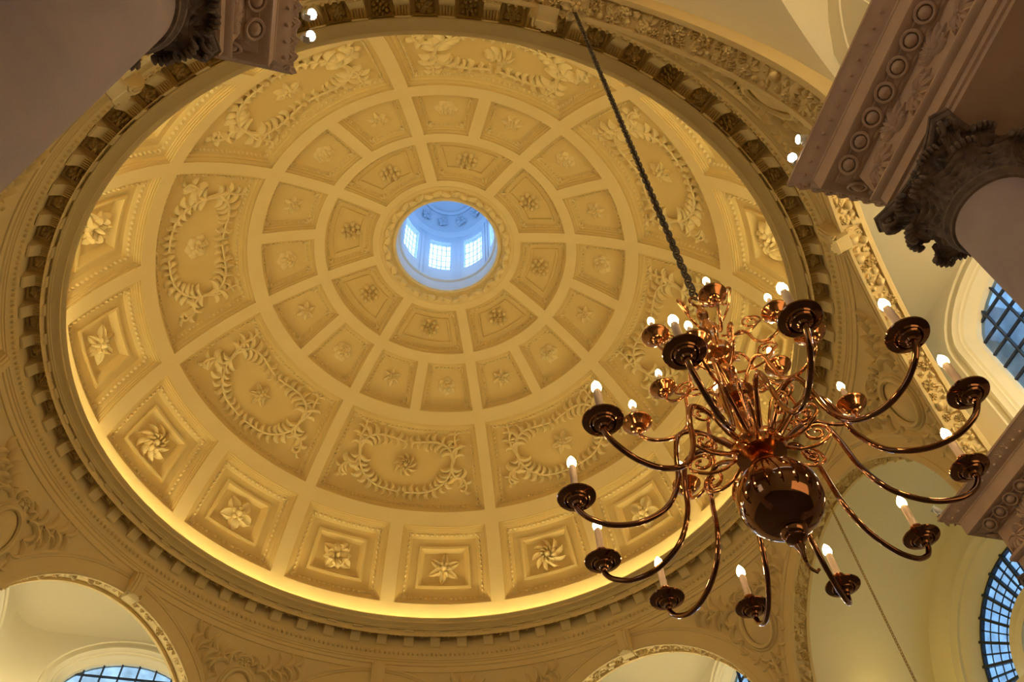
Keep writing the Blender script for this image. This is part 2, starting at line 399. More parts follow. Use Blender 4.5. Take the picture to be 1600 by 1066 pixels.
mo = MB()                                               # scroll bracket: x radial, hanging under z=0
sidep = [(0, 0), (0, -.06), (.015, -.085), (.05, -.10), (.10, -.095), (.15, -.105), (.20, -.135), (.25, -.19), (.285, -.235), (.315, -.245), (.33, -.22), (.33, 0)]
n = len(sidep)
for w0, w1 in ((-.108, .108),):
    mo.add([(x, w0, z) for x, z in sidep] + [(x, w1, z) for x, z in sidep], [(i, i + 1, n + i + 1, n + i) for i in range(n - 1)] + [tuple(range(n))[::-1], tuple(range(n, 2 * n))])
for yy in (-.08, -.04, 0, .04, .08): mo.add(*box(.04, .17, yy - .010, yy + .010, -.118, -.08))
for s in (-1, 1):
    mo.add(*box(-.01, .34, s * .120 - .014, s * .120 + .014, -.035, 0))
mo_me = mo.mesh('modillion', PL, 30)
ros_me = [flower('rose', .135).mesh('rosette', PL, 50), flower('five', .135).mesh('rosette', PL, 50), flower('cluster', .13).mesh('rosette', PL, 50)]
pf = MB()
for (x0, x1, y0, y1) in ((.0, .30, -.16, -.13), (.0, .30, .13, .16), (.0, .035, -.13, .13), (.265, .30, -.13, .13)): pf.add(*box(x0, x1, y0, y1, -.045, 0))
pf_me = pf.mesh('soffit_frame', PL, 30)
for k in range(72):
    a = k * 2 * PI / 72
    obj('modillion', mo_me, cornice, rz(a, (6.66 * math.cos(a), 6.66 * math.sin(a), 13.34)) @ np.diag([1, 1, 1.22, 1.]))
    b = a + PI / 72
    obj('soffit_frame', pf_me, cornice, rz(b, (6.675 * math.cos(b), 6.675 * math.sin(b), 13.34)))
    obj('rosette', ros_me[(k * 2 // 3 + k) % 3], cornice, rz(b + k, (6.80 * math.cos(b), 6.80 * math.sin(b), 13.33)) @ np.diag([1, 1, -2.4, 1.]))
eg = MB(); ev, ef = blob(.045, .03, .045, 6, 3)
for i in range(420):
    a = i * 2 * PI / 420; nrm = np.array([-.85 * math.cos(a), -.85 * math.sin(a), -.52]); tt = np.array([-math.sin(a), math.cos(a), 0]); bb = np.cross(nrm, tt)
    eg.add(ev, ef, fr((7.025 * math.cos(a), 7.025 * math.sin(a), 12.91), bb, tt, nrm))
tag(eg.build('egg_moulding', PL, cornice, angle=60), kind='stuff')

# ------------------------------------------------------------------ ARCHES and pendentives (eight bays)
ZS, RA, DA = 9.57, 2.61, 7.20
def arch_sweep(m, prof, n=64, full=PI):
    """prof: list of (radius, w) along the section; local axes: w outward, y across, z up"""
    t = np.linspace(0, full, n); p = np.array(prof, float)
    P = np.stack([np.repeat(p[:, 1][:, None], n, 1), p[:, 0][:, None] * np.cos(t), ZS + p[:, 0][:, None] * np.sin(t)], -1)
    m.add(*grid(P))
ab = MB()
arch_sweep(ab, [(3.06, 7.22), (3.06, 7.17), (3.02, 7.135), (2.98, 7.13), (2.965, 7.15), (2.93, 7.16), (2.93, 7.175), (2.72, 7.18), (2.715, 7.165), (2.65, 7.16), (2.63, 7.165), (2.61, 7.18),
                (2.61, 7.22), (2.66, 7.23), (2.665, 7.47), (2.61, 7.48), (2.61, 7.54), (2.63, 7.55), (2.75, 7.56), (3.3, 7.58)])
arch_me = ab.mesh('trim', PL, 40)
keym = MB()
kp = [(2.52, 7.0), (2.50, 7.06), (2.58, 7.10), (2.70, 7.05), (2.85, 7.0), (2.98, 6.98), (3.04, 7.02), (3.06, 7.1)]
for w, e in ((.13, 0.0), (.09, -.03), (.03, -.05)):
    nn = len(kp); V = [(y + e, -w * (1 + .25 * (r - 2.5)), ZS + r) for r, y in kp] + [(y + e, w * (1 + .25 * (r - 2.5)), ZS + r) for r, y in kp]
    V = [(a_, b_, c_ - e * .4) for a_, b_, c_ in V]; V += [(7.25, -w, ZS + 2.52 - e * .4), (7.25, -w, ZS + 3.06), (7.25, w, ZS + 2.52 - e * .4), (7.25, w, ZS + 3.06)]
    keym.add(V, [(i, i + 1, nn + i + 1, nn + i) for i in range(nn - 1)] + [tuple(range(nn))[::-1] + (2 * nn, 2 * nn + 1), tuple(range(nn, 2 * nn)) + (2 * nn + 3, 2 * nn + 2), (0, nn, 2 * nn + 2, 2 * nn)])
for s in (-1, 1): keym.add(*sweep([(7.02 + .055 * math.cos(t) * (1 - t / 14), s * .14, ZS + 2.58 + .06 * math.sin(t) * (1 - t / 14)) for t in np.linspace(0, 10, 26)], .016, 6))
keystone_me = keym.mesh('keystone', PL, 40)
arch_fl = [flower(k, .10).mesh('flower', PL, 55) for k in ('rose', 'tulip', 'bud', 'five', 'leaves', 'acanthus')]
small_fl = [flower(k, .062).mesh('flower', PL, 55) for k in ('bud', 'leaves', 'tulip', 'cluster')]
# pendentive with its shield and leaf scrolls, built at azimuth 0 between two arches
def pend_pt(phi, t):
    y = DA * math.tan(PI / 8 - abs(phi)); zl = ZS + math.sqrt(max(0., 2.97 ** 2 - y * y)) if y < 2.97 else ZS
    z = zl + (12.58 - zl) * t; r = math.sqrt(7.795 ** 2 - (z - 9.50) ** 2)      # a true spherical pendentive
    return np.array([r * math.cos(phi), r * math.sin(phi), z])
pm = MB()
P = [[pend_pt(ph, t) for t in np.linspace(0, 1, 14)] for ph in [s_ * (PI / 8 - math.atan(min(2.9824, 2.9825 * math.sin(al)) / DA)) for s_, als in ((-1, np.linspace(0, PI / 2, 40)), (1, np.linspace(PI / 2, 0, 40)[1:])) for al in als]]
pm.add(*grid(P, flip=True)); pend_me = pm.mesh('wall_pendentive', PL, 60)
def pend_frame(phi, z, off=0.):
    f = lambda ph, zz: (lambda lo: pend_pt(ph, min(1, max(0, (zz - lo) / (12.58 - lo)))))(pend_pt(ph, 0)[2])
    o = f(phi, z); x = f(phi + .01, z) - o; y = o - f(phi, z - .05); x /= np.linalg.norm(x); y /= np.linalg.norm(y); nrm = np.cross(x, y); nrm /= np.linalg.norm(nrm)
    if nrm[0] > 0: nrm = -nrm
    return o + nrm * off, x, y, nrm
orn = MB()
def on_pend(V, F, s, z, ang=0., sc=1.0):
    o, x, y, nrm = pend_frame(s / 7.3, z); c, sn = math.cos(ang), math.sin(ang); V = np.asarray(V) * sc
    X = V[:, 0] * c - V[:, 1] * sn; Y = V[:, 0] * sn + V[:, 1] * c
    orn.add(o + X[:, None] * x + Y[:, None] * y + V[:, 2:3] * nrm, F)
zc0 = 11.55
t = np.linspace(0, 2 * PI, 28, endpoint=False)
on_pend(*grid([[(.28 * q * math.cos(a), .40 * q * math.sin(a), .07 * (1 - q * q) + .02) for a in t] for q in (.02, .5, .85, 1)], cv=True, flip=True), 0, zc0)
on_pend(*sweep([(.33 * math.cos(a), .45 * math.sin(a), .05) for a in t], .045, 6, closed=True), 0, zc0)
on_pend(*sweep([(.40 * math.cos(a), .52 * math.sin(a), .03) for a in t], .025, 5, closed=True), 0, zc0)
for sg in (-1, 1):
    for i, (s, z, a, L) in enumerate([(.30, 12.02, .9, .42), (.42, 12.05, .3, .45), (.62, 12.15, .25, .45), (.85, 12.26, .15, .40), (1.05, 12.33, 0., .36), (.46, 11.75, .1, .36), (.44, 11.45, -.4, .34), (.38, 11.2, -.9, .32), (.22, 11.02, -1.3, .34), (.10, 10.85, -1.5, .34), (.06, 10.55, -1.5, .3), (.18, 12.10, 1.4, .32), (.55, 11.95, .7, .34), (.78, 12.12, .75, .3)]):
        for cs in (1, -1):
            V, F = crescent(L, L * .15, cs * 2.1, L * .24); V = V * np.array([1, 1, 1])
            on_pend(V, F, sg * s, z, (a if sg > 0 else PI - a) + cs * .35)
fl5 = flower('five', .16)
on_pend(np.concatenate(fl5.v), fl5.f, 0, 12.17)
on_pend(*sweep([(0, -.1 - .1 * i, .04) for i in range(9)], np.linspace(.05, .015, 9), 6), 0, 11.05)
orn_me = orn.mesh('shield_ornament', PL, 50)
SIDES = ['east', 'northeast', 'north', 'northwest', 'west', 'southwest', 'south', 'southeast']
PSIDE = ['east_northeast', 'north_northeast', 'north_northwest', 'west_northwest', 'west_southwest', 'south_southwest', 'south_southeast', 'east_southeast']
arches = []
for k in range(8):
    A = rz(k * PI / 4)
    o = tag(obj('trim_%d' % (k + 1), arch_me, None, A), kind='structure'); arches.append(o)
    obj('keystone', keystone_me, o)
    if k in (3, 4, 5): nfl = 0
    else: nfl = 1
    if True:
        prnd = random.Random(k)
        nn = 46
        for i in range(nn):
            t_ = (i + .5) * PI / nn
            for row in range(2):
                w = 7.285 + .13 * row + prnd.uniform(-.02, .02); tj = t_ + (.5 * PI / nn if row else 0) + prnd.uniform(-.008, .008)
                big = (i + row) % 2 == 0
                me = prnd.choice(arch_fl if big else small_fl)
                nrm = np.array([0, -math.cos(tj), -math.sin(tj)]); x = np.array([1., 0, 0]); y = np.cross(nrm, x)
                if k in (2, 3, 4, 5) and row: continue
                obj('flower', me, o, fr((w, 2.662 * math.cos(tj), ZS + 2.662 * math.sin(tj)), x, y, nrm) @ rz(prnd.uniform(0, 6.28)) @ np.diag([1.12, 1.12, 1.9, 1]))
    b = tag(obj('wall_' + PSIDE[k], pend_me, None, rz(k * PI / 4 + PI / 8)), kind='structure')
    obj('shield_ornament', orn_me, b)

# ------------------------------------------------------------------ CORNER BAYS behind the diagonal arches
def ring_outline(hw, zs, rise, zb, n=18):
    """window outline (u,z) counter-clockwise, arched top (segment of an ellipse) over straight jambs"""
    a = np.linspace(0, PI, n); top = np.stack([hw * np.cos(a), zs + rise * np.sin(a)], 1)
    side = np.linspace(0, 1, 5)[1:]
    L = np.stack([np.full(4, -hw), zs + (zb - zs) * side], 1); bt = np.stack([np.linspace(-hw, hw, 8)[1:-1], np.full(6, zb)], 1); Rr = np.stack([np.full(5, hw), zb + (zs - zb) * np.linspace(0, 1, 6)[:-1]], 1)
    return np.concatenate([top, L, bt, Rr])
def clip(poly, outline):
    out = list(poly); n = len(outline)
    for i in range(n):
        a, b = outline[i], outline[(i + 1) % n]; ins = lambda p: (b[0] - a[0]) * (p[1] - a[1]) - (b[1] - a[1]) * (p[0] - a[0]) >= -1e-9
        src, out = out, []
        for j in range(len(src)):
            p, q = src[j - 1], src[j]
            if ins(q) != ins(p):
                d = (b[0] - a[0]) * (q[1] - p[1]) - (b[1] - a[1]) * (q[0] - p[0])
                if abs(d) > 1e-12:
                    t = ((b[1] - a[1]) * (p[0] - a[0]) - (b[0] - a[0]) * (p[1] - a[1])) / d; out.append((p[0] + t * (q[0] - p[0]), p[1] + t * (q[1] - p[1])))
            if ins(q): out.append(q)
        if not out: return []
    return out
def prism(poly, d0, d1, f):
    n = len(poly); V = [f(p[0], p[1], d0) for p in poly] + [f(p[0], p[1], d1) for p in poly]
    return V, [tuple(range(n)), tuple(range(n, 2 * n))[::-1]] + [(i, n + i, n + (i + 1) % n, (i + 1) % n) for i in range(n)]
WC, WHW, WZS, WR, WZB = 5.2, 1.25, 11.85, .72, 10.1
XW, OB = 7.55, .30
win_no = [0]
def corner_window(sxy, swap):
    """arched window in a corner bay wall; f maps (u along wall from its centre, z, depth outward)"""
    sx, sy = sxy
    def f(u, z, d):
        x, y = XW + d, WC + u
        if swap: x, y = y, x
        return (sx * x, sy * y, z)
    def sc(o): return ring_outline(WHW + o, WZS, WR + o, WZB - o)
    win_no[0] += 1
    o = MB(); fl = (sx * sy < 0) != swap
    loops = [(.30, 0), (.30, .05), (.20, .05), (.20, .025), (.16, .025), (.13, .07), (.09, .09), (.09, .13), (.05, .15), (.02, .32), (0, .34), (0, .50)]
    P = [[f(u, z, d) for u, z in sc(off)] for off, d in loops]; o.add(*grid(P, cv=True, flip=fl))
    w = tag(o.build('window_%d' % win_no[0], WH, angle=40), kind='structure')
    out = sc(0); us = np.linspace(-WHW, WHW, 8); zs = np.linspace(WZB, WZS + WR, 9)
    for i in range(7):
        for j in range(8):
            p = clip([(us[i] + .008, zs[j] + .008), (us[i + 1] - .008, zs[j] + .008), (us[i + 1] - .008, zs[j + 1] - .008), (us[i] + .008, zs[j + 1] - .008)], out)
            if len(p) >= 3: obj_p = MB().add(*prism(p, .44, .455, f)).build('pane', GB, w, angle=0)
    for u in us[1:-1]:
        b = clip([(u - .012, WZB), (u + .012, WZB), (u + .012, 13), (u - .012, 13)], out); MB().add(*prism(b, .40, .47, f)).build('glazing_bar', LD, w, angle=0)
    for z in zs[:-1]:
        b = clip([(-2, z - .017), (2, z - .017), (2, z + .017), (-2, z + .017)], out)
        if b: MB().add(*prism(b, .425, .47, f)).build('saddle_bar', LD, w, angle=0)
    return w
def corner_bay(sx, sy, name):
    m = MB(); fl = sx * sy < 0
    # plan path of the wall: along x=XW up in y, round the corner, along y=XW back in x; wall grid cells avoid window rectangles by radial loops
    for swap in (False, True):
        def f(u, z, d):
            x, y = XW + d, WC + u
            if swap: x, y = y, x
            return (sx * x, sy * y, z)
        inn = ring_outline(WHW + OB, WZS, WR + OB, WZB - OB)
        ua, ub, za, zb = -1.99, XW - WC - .65, 9.62, 12.95
        outl = []
        for u, z in inn:
            cx, cz = 0.0, 11.2; du, dz = u - cx, z - cz
            s = min([x for x in ((ub - cx) / du if du > 1e-6 else 9e9, (ua - cx) / du if du < -1e-6 else 9e9, (zb - cz) / dz if dz > 1e-6 else 9e9, (za - cz) / dz if dz < -1e-6 else 9e9)])
            outl.append((cx + du * max(s, 1.0), cz + dz * max(s, 1.0)))
        for c_ in ((ub, zb), (ua, zb), (ua, za), (ub, za)):
            outl[min(range(len(outl)), key=lambda i: (outl[i][0] - c_[0]) ** 2 + (outl[i][1] - c_[1]) ** 2)] = c_
        L = [[f(u * (1 - q) + U * q, z * (1 - q) + Z * q, 0) for (u, z), (U, Z) in zip(inn, outl)] for q in (0, .5, 1)]
        m.add(*grid(L, cv=True, flip=(not fl) != swap))
    # filleted corner, cove and ceiling
    a = np.linspace(0, PI / 2, 9); r = .65
    path = [(XW, y_) for y_ in np.linspace(3.16, XW - r, 8)] + [(XW - r + r * math.cos(t), XW - r + r * math.sin(t)) for t in a[1:-1]] + [(y_, XW) for y_ in np.linspace(XW - r, 3.16, 8)]
    nrm = [(0, 0)] * len(path)
    rows = []
    for (x, y), (nx, ny) in zip(path, nrm):
        row = []; M_ = 7.56 / 2 ** .5
        for t in np.linspace(0, PI / 2, 14): q = 1 - math.cos(t); row.append((sx * (x + (M_ - x) * q), sy * (y + (M_ - y) * q), 12.9 + 1.15 * math.sin(t)))
        rows.append(row)
    m.add(*grid(rows, flip=fl))
    cor = [[(sx * x, sy * y, z) for z in (9.62, 12.92)] for x, y in path[7:-7]]; m.add(*grid(cor, flip=fl))
    return tag(m.build('wall_' + name, WH, angle=50), kind='structure')
for (sx, sy, nm) in ((1, -1, 'corner_southeast'), (1, 1, 'corner_northeast'), (-1, 1, 'corner_northwest'), (-1, -1, 'corner_southwest')):
    corner_bay(sx, sy, nm)
    for swap in (False, True): corner_window((sx, sy), swap)

# ------------------------------------------------------------------ CROSS ARMS: barrel vaults and end walls
RB, XE = 3.02, 10.4
def arm(k, name, fan):
    A = rz(k * PI / 2); m = MB()
    t = np.linspace(0, PI, 49)
    P = np.array([[(w, RB * math.cos(a), ZS + RB * math.sin(a)) for a in t] for w in (7.5, 8.5, 9.5, XE)]); m.add(*grid(P), A)
    if fan:
        loops = [(RB, XE), (2.98, XE + .0), (2.92, XE + .05), (2.55, XE + .06), (2.54, XE + .02), (2.46, XE + .02), (2.42, XE + .08), (2.34, XE + .09), (2.33, XE + .14), (2.26, XE + .16), (2.12, XE + .36), (2.10, XE + .40)]
        P = [[(w, r * math.cos(a), ZS + r * math.sin(a)) for a in t] for r, w in loops]; m.add(*grid(P, flip=True), A)
        loops = [(1.25, XE + .42), (1.24, XE + .30), (1.20, XE + .22), (1.02, XE + .20), (1.0, XE + .17), (.86, XE + .17), (.84, XE + .34), (.80, XE + .36)]
        P = [[(w, r * math.cos(a), ZS + r * math.sin(a)) for a in t] for r, w in loops]; m.add(*grid(P, flip=True), A)
    else:
        P = [[(XE, r * math.cos(a), ZS + r * math.sin(a)) for a in t] for r in (RB, 1.5, .01)]; m.add(*grid(P, flip=True), A)
    m.add([(XE, -4.2, 0), (XE, 4.2, 0), (XE, 4.2, ZS), (XE, -4.2, ZS)], [(0, 1, 2, 3)], A)
    o = tag(m.build('wall_' + name, WH, angle=50), kind='structure')
    if fan:
        win_no[0] += 1
        def f(r, a, d): return np.array([XE + d, r * math.cos(a), ZS + r * math.sin(a), 1.]) @ A.T
        fm = MB(); P = [[f(r, a, d)[:3] for a in t] for r, d in ((2.10, .38), (2.06, .38), (2.06, .46), (2.10, .46))]; fm.add(*grid(P, cu=True))
        P = [[f(r, a, d)[:3] for a in t] for r, d in ((1.25, .38), (1.29, .38), (1.29, .46), (1.25, .46))]; fm.add(*grid(P, cu=True))
        w = tag(fm.build('window_%d' % win_no[0], LD), kind='structure')
        rs = np.linspace(1.27, 2.08, 5); NA = 30
        for i in range(NA):
            a0, a1 = PI * i / NA + .006, PI * (i + 1) / NA - .006
            for j in range(4):
                r0, r1 = rs[j] + .008, rs[j + 1] - .008; pts = [(r0, a0), (r1, a0), (r1, (a0 + a1) / 2), (r1, a1), (r0, a1), (r0, (a0 + a1) / 2)]
                V = [f(r, a, .42)[:3] for r, a in pts] + [f(r, a, .435)[:3] for r, a in pts]
                MB().add(V, [tuple(range(6)), tuple(range(6, 12))[::-1]] + [(q, 6 + q, 6 + (q + 1) % 6, (q + 1) % 6) for q in range(6)]).build('pane', GB, w, angle=0)
        for i in range(1, NA):
            a = PI * i / NA; thick = .024 if i % 2 == 0 else .012
            dirv = np.array([-math.sin(a), math.cos(a)])
            V = []
            for r in (1.24, 2.14 if i % 2 == 0 else 2.08):
                for sd in (-1, 1):
                    for d in (.36 if i % 2 == 0 else .40, .45): V.append((np.array([XE + d, r * math.cos(a) + sd * thick * dirv[0], ZS + r * math.sin(a) + sd * thick * dirv[1], 1]) @ A.T)[:3])
            MB().add(V, [(0, 1, 5, 4), (2, 6, 7, 3), (0, 4, 6, 2), (1, 3, 7, 5), (4, 5, 7, 6), (0, 2, 3, 1)]).build('glazing_bar', LD, w, angle=0)
        for j in range(1, 4): MB().add(*sweep([f(rs[j], a, .425)[:3] for a in np.linspace(0, PI, 41)], .012, 5)).build('glazing_bar', LD, w)
        hub = MB(); P = [[f(r, a, .35)[:3] for a in np.linspace(0, PI, 25)] for r in (.80, .4, .02)]; hub.add(*grid(P, flip=True)); hub.build('dark_centre', LD, w)
    return o
arm(0, 'east_arm', True); arm(1, 'north_arm', True); arm(2, 'west_arm', False)
# nave bay to the south: a groin vault over clerestory lunettes
nv = MB(); N = 40; y0, y1, xh = -7.52, -13.2, 3.02; yc, yh = (y0 + y1) / 2, (y0 - y1) / 2
for sw in (0, 1):
    for sg in (-1, 1):
        P = []
        for i in range(25):
            v = math.sin(PI / 2 * (.02 + .98 * i / 24)); row = []
            for j in range(25):
                u = v * (-1 + j / 12); z = ZS + xh * math.sqrt(max(0, 1 - u * u)); q = (u, sg * v) if not sw else (sg * v, u)
                row.append((q[0] * xh, yc + q[1] * yh, z))
            P.append(row)
        nv.add(*grid(P))
t = np.linspace(0, PI, 33)
for s in (-1, 1):
    PP = [[(s * (xh + d), yc + r * yh / 3.02 * math.cos(a), ZS + r * math.sin(a)) for a in t] for r, d in ((3.02, 0), (2.8, 0), (2.78, .06), (1.5, .06), (.01, .06))]
    nv.add(*grid(PP, flip=s < 0))
PP = [[(r * math.cos(a), y1, ZS + r * math.sin(a)) for a in t] for r in (3.02, .01)]; nv.add(*grid(PP))
nave = tag(nv.build('wall_south_nave', WH, angle=30), kind='structure')
# roof shell over the bays and pier blocks, added to block sky light leaks
m = MB(); a_ = np.linspace(.19, 1.40, 24)
m.add(*lathe([(1.36, 19.5)] + [(7.3 * math.sin(q), 12.5 + 7.3 * math.cos(q)) for q in a_] + [(7.4, 14.15)], 64))
q_ = np.linspace(0, 2 * PI, 128, endpoint=False); mx_ = np.maximum(abs(np.cos(q_)), abs(np.sin(q_)))
m.add(*grid([[(7.4 * math.cos(q), 7.4 * math.sin(q), 14.15) for q in q_]] + [[(8.12 * math.cos(q) / w, 8.12 * math.sin(q) / w, z_) for q, w in zip(q_, mx_)] for z_ in (14.15, 12.98)], cv=True))
for b in ((8.0, 10.9, -3.6, 3.6), (-10.9, -8.0, -3.6, 3.6), (-3.6, 3.6, 8.0, 10.9), (-3.6, 3.6, -13.6, -8.0)): m.add(*box(b[0], b[1], b[2], b[3], 12.8, 14.15))
m.add(*lathe([(1.22, 19.15), (1.36, 19.5)], 48))
tag(m.build('ceiling_roof_seal', RF, angle=0), kind='structure')
m = MB()
for k in range(8):
    q = PI / 8 + k * PI / 4
    for x0, x1, y0, y1 in ((7.6, 8.35, 3.04, 3.62),):
        for sx in (-1, 1):
            for sy in (-1, 1):
                for sw in (0, 1):
                    if k == 0:
                        X, Y = sorted((sx * x0, sx * x1)), sorted((sy * y0, sy * y1))
                        if sw: X, Y = sorted((sx * y0, sx * y1)), sorted((sy * x0, sy * x1))
                        m.add(*box(X[0], X[1], Y[0], Y[1], 9.62, 14.1))
tag(m.build('wall_leak_blocks', WH, angle=0), kind='structure')
# ------------------------------------------------------------------ outer shell: floor, aisle walls, flat aisle ceilings
m = MB(); m.add(*box(-11.5, 11.5, -16, 11.5, -.2, 0)); tag(m.build('floor', FL, angle=0), kind='structure')
for nm, b in (('aisle_east', (10.7, 11.0, -16, 11, 0, 9.4)), ('aisle_west', (-11.0, -10.7, -16, 11, 0, 9.4)), ('aisle_north', (-11, 11, 10.85, 11.1, 0, 9.4)), ('aisle_south', (-11, 11, -16, -15.7, 0, 9.4))):
    tag(MB().add(*box(*b)).build('wall_' + nm, WH, angle=0), kind='structure')
m = MB()
for sx in (-1, 1):
    for sy in (-1, 1):
        ye = 15.8 if sy < 0 else 10.9
        for (xa, xb, ya, yb) in ((3.85, 7.05, 7.9, ye), (7.9, 10.9, 3.85, ye), (7.05, 7.9, 7.9, ye)):
            xs, ys = sorted((sx * xa, sx * xb)), sorted((sy * ya, sy * yb)); m.add(*box(xs[0], xs[1], ys[0], ys[1], 9.32, 9.4))
m.add(*box(-3.6, 3.6, -15.8, -13.2, 9.32, 9.4))
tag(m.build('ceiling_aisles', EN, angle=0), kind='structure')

# ------------------------------------------------------------------ ENTABLATURES
KX, KY = 3.43, 7.47
EPROF = [(.40, 9.60), (.86, 9.60), (.86, 9.565), (.835, 9.55), (.80, 9.50), (.75, 9.45), (.71, 9.425), (.705, 9.40), (.70, 9.40), (.70, 9.19), (.685, 9.18), (.60, 9.18), (.595, 9.165), (.55, 9.15), (.51, 9.115), (.50, 9.10), (.485, 9.10), (.48, 9.07), (.45, 9.065), (.45, 8.68), (.475, 8.665), (.50, 8.63), (.505, 8.60), (.48, 8.57), (.445, 8.56), (.445, 8.42), (.41, 8.415), (.405, 8.36), (.38, 8.355), (.375, 8.31)]
def entab(sx, sy, ylong, label, detail_long, detail_in, bs=0.):
    def pathA(o): return [(KX - o, ylong), (KX - o, KY - o), (KY + bs - o, KY - o), (KY + bs - o, KX - bs - o), (10.6, KX - bs - o)]
    def pathB(o): return [(10.6, KX - bs + o), (KY + bs + o, KX - bs + o), (KY + bs + o, KY + o), (KX + o, KY + o), (KX + o, ylong)]
    flip = sx * sy < 0
    m = MB(); bod = []
    for path in (pathA, pathB):
        P = [[(sx * x, sy * y, z) for x, y in path(o)] for o, z in EPROF]; m.add(*grid(P, flip=not flip))
    a, b = pathA(.375), pathB(.375)
    for z, o in ((8.31, .375), (9.60, .40)):
        a, b = pathA(o), pathB(o)
        for qa in ((a[0], a[1], b[3], b[4]), (a[1], a[2], b[2], b[3]), (a[2], a[3], b[1], b[2]), (a[3], a[4], b[0], b[1])): m.add([(sx * x, sy * y, z) for x, y in qa], [(0, 1, 2, 3)])
    # sunk soffit panels
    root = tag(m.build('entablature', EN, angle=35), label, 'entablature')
    # carved runs: list of (start, end, outward normal) in local quadrant axes, at offset o
    runs = []
    if detail_long: runs.append(('x', KX, KY, ylong, detail_long))
    if detail_in: runs.append(('y', KY, KX, KY, detail_in))
    if bs: runs += [('x', KY + bs, KX - bs, KY, 1), ('y', KX - bs, KY + bs, 10.6, 1)]
    egg, cym = MB(), MB()
    for ax, c, s0, s1, dens in runs:
        def F(o, s, z, out):   # frame: x along run, y up, z outward
            if ax == 'x': p = (sx * (c - o), sy * s, z); nn = np.array([-sx, 0, 0.]); tt = np.array([0, sy, 0.])
            else: p = (sx * s, sy * (c - o), z); nn = np.array([0, -sy, 0.]); tt = np.array([sx, 0, 0.])
            up = np.array([0, 0, 1.]); nv_ = nn * math.cos(out) - up * math.sin(out); uv = np.cross(nv_, tt)
            return fr(p, tt, uv, nv_)
        lo = s0 - .5; hi = min(s1, s0 + 4.6)
        for i in range(int((hi - lo) / .245)):                     # egg and dart
            s = lo + .12 + .245 * i
            egg.add(*blob(.065, .06, .055, 10, 4), F(.565, s, 9.135, .9)); egg.add(*sweep([(.088 * math.cos(q), .082 * math.sin(q), .018) for q in np.linspace(-PI, .0, 9)] if False else [(.088 * math.cos(q), .082 * math.sin(q), .018) for q in np.linspace(0, 2 * PI, 14, endpoint=False)], .016, 5, closed=True), F(.565, s, 9.135, .9))
            egg.add(*petal(.10, .016, .03), F(.545, s + .122, 9.17, .9) @ rz(-PI / 2))
        for i in range(int((hi - s0 + .76) / .15)):                 # leaf-carved cyma
            s = s0 - .76 + .15 * i
            if s > hi: break
            for q in (-.5, .5): cym.add(*petal(.12, .036, .03, crease=.7), F(.815, s + q * .06, 9.535, .85) @ rz(-PI / 2 + q))
            cym.add(*blob(.02, .02, .045, 6, 3), F(.775, s + .075, 9.478, .85))
        for i in range(int((hi - s0 + .3) / .36)):                 # frieze: fans of acanthus
            s = s0 - .25 + .36 * i; fan = MB()
            for q in range(7):
                aa = -1.35 + .45 * q; L = .31 - .035 * abs(q - 3)
                fan.add(*petal(L, .042, .06, crease=.6), rz(aa, (.02 * math.cos(aa), .02 * math.sin(aa), 0)))
            for cs in (1, -1): fan.add(*crescent(.30, .028, cs * 3.6, .05), rz(PI + cs * .9, (0, 0, 0)))
            fan.add(*blob(.035, .035, .05, 8, 3))
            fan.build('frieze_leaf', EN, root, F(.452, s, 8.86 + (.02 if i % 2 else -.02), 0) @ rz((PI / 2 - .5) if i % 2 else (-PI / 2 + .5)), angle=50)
    if egg.n: tag(egg.build('egg_moulding', EN, root, angle=60), kind='stuff')
    if cym.n: tag(cym.build('leaf_moulding', EN, root, angle=60), kind='stuff')
    return root
entab(1, -1, 13.2, 'carved plaster entablature over the column capital at the right edge', 1, 1, .3)
entab(-1, -1, 13.2, 'carved entablature on the big grey column in the upper left corner', 1, 1)
entab(1, 1, 10.6, 'far entablature behind the chandelier, hidden below the frame edge', 0, 0) if False else None

# ------------------------------------------------------------------ COLUMNS
def leaf_strip(pts, widths, lobes=5, th=.02):
    """acanthus leaf following pts in (r,z); widths across"""
    P = catmull(pts, 7); n = len(P); rows = []
    for i, (r, z) in enumerate(P):
        t = i / (n - 1); w = np.interp(t, np.linspace(0, 1, len(widths)), widths) * (1 + .26 * math.sin(t * lobes * 2 * PI))
        rows.append([np.array([r - .35 * abs(s) * abs(s) * w, s * w, z + .02 * abs(s)]) + (np.array([.028, 0, 0]) if abs(s) in (0, .5) else np.zeros(3)) for s in (-1, -.75, -.5, -.25, 0, .25, .5, .75, 1)])
    A = np.array(rows); B = A - np.array([th, 0, 0]); B[..., 1] *= .96
    V1, F1 = grid(A); V2, F2 = grid(B, flip=True); n1 = len(V1); F = F1 + [tuple(i + n1 for i in f) for f in F2]
    nu, nv_ = A.shape[:2]; edge = [j for j in range(nv_)] + [i * nv_ + nv_ - 1 for i in range(1, nu)] + [(nu - 1) * nv_ + j for j in range(nv_ - 2, -1, -1)] + [i * nv_ for i in range(nu - 2, 0, -1)]
    for a, b in zip(edge, edge[1:] + edge[:1]): F.append((b, a, a + n1, b + n1))
    return np.concatenate([V1, V2]), F
lowleaf = MB()
for q in (-.085, -.045, 0, .045, .085):
    lowleaf.add(*blob(.045, .022, .04, 7, 4, False), rz(0, (.625 - 3.2 * q * q, q, .255)))
lowleaf = lowleaf.add(*leaf_strip([(.385, 0), (.41, .14), (.45, .24), (.52, .31), (.60, .30), (.63, .24)], (.13, .15, .15, .14, .10, .03), 6, .03)).mesh('acanthus_leaf', CA, 60)
upleaf = MB()
for q in (-.09, -.045, 0, .045, .09):
    upleaf.add(*blob(.05, .023, .045, 7, 4, False), rz(0, (.675 - 3.2 * q * q, q, .475)))
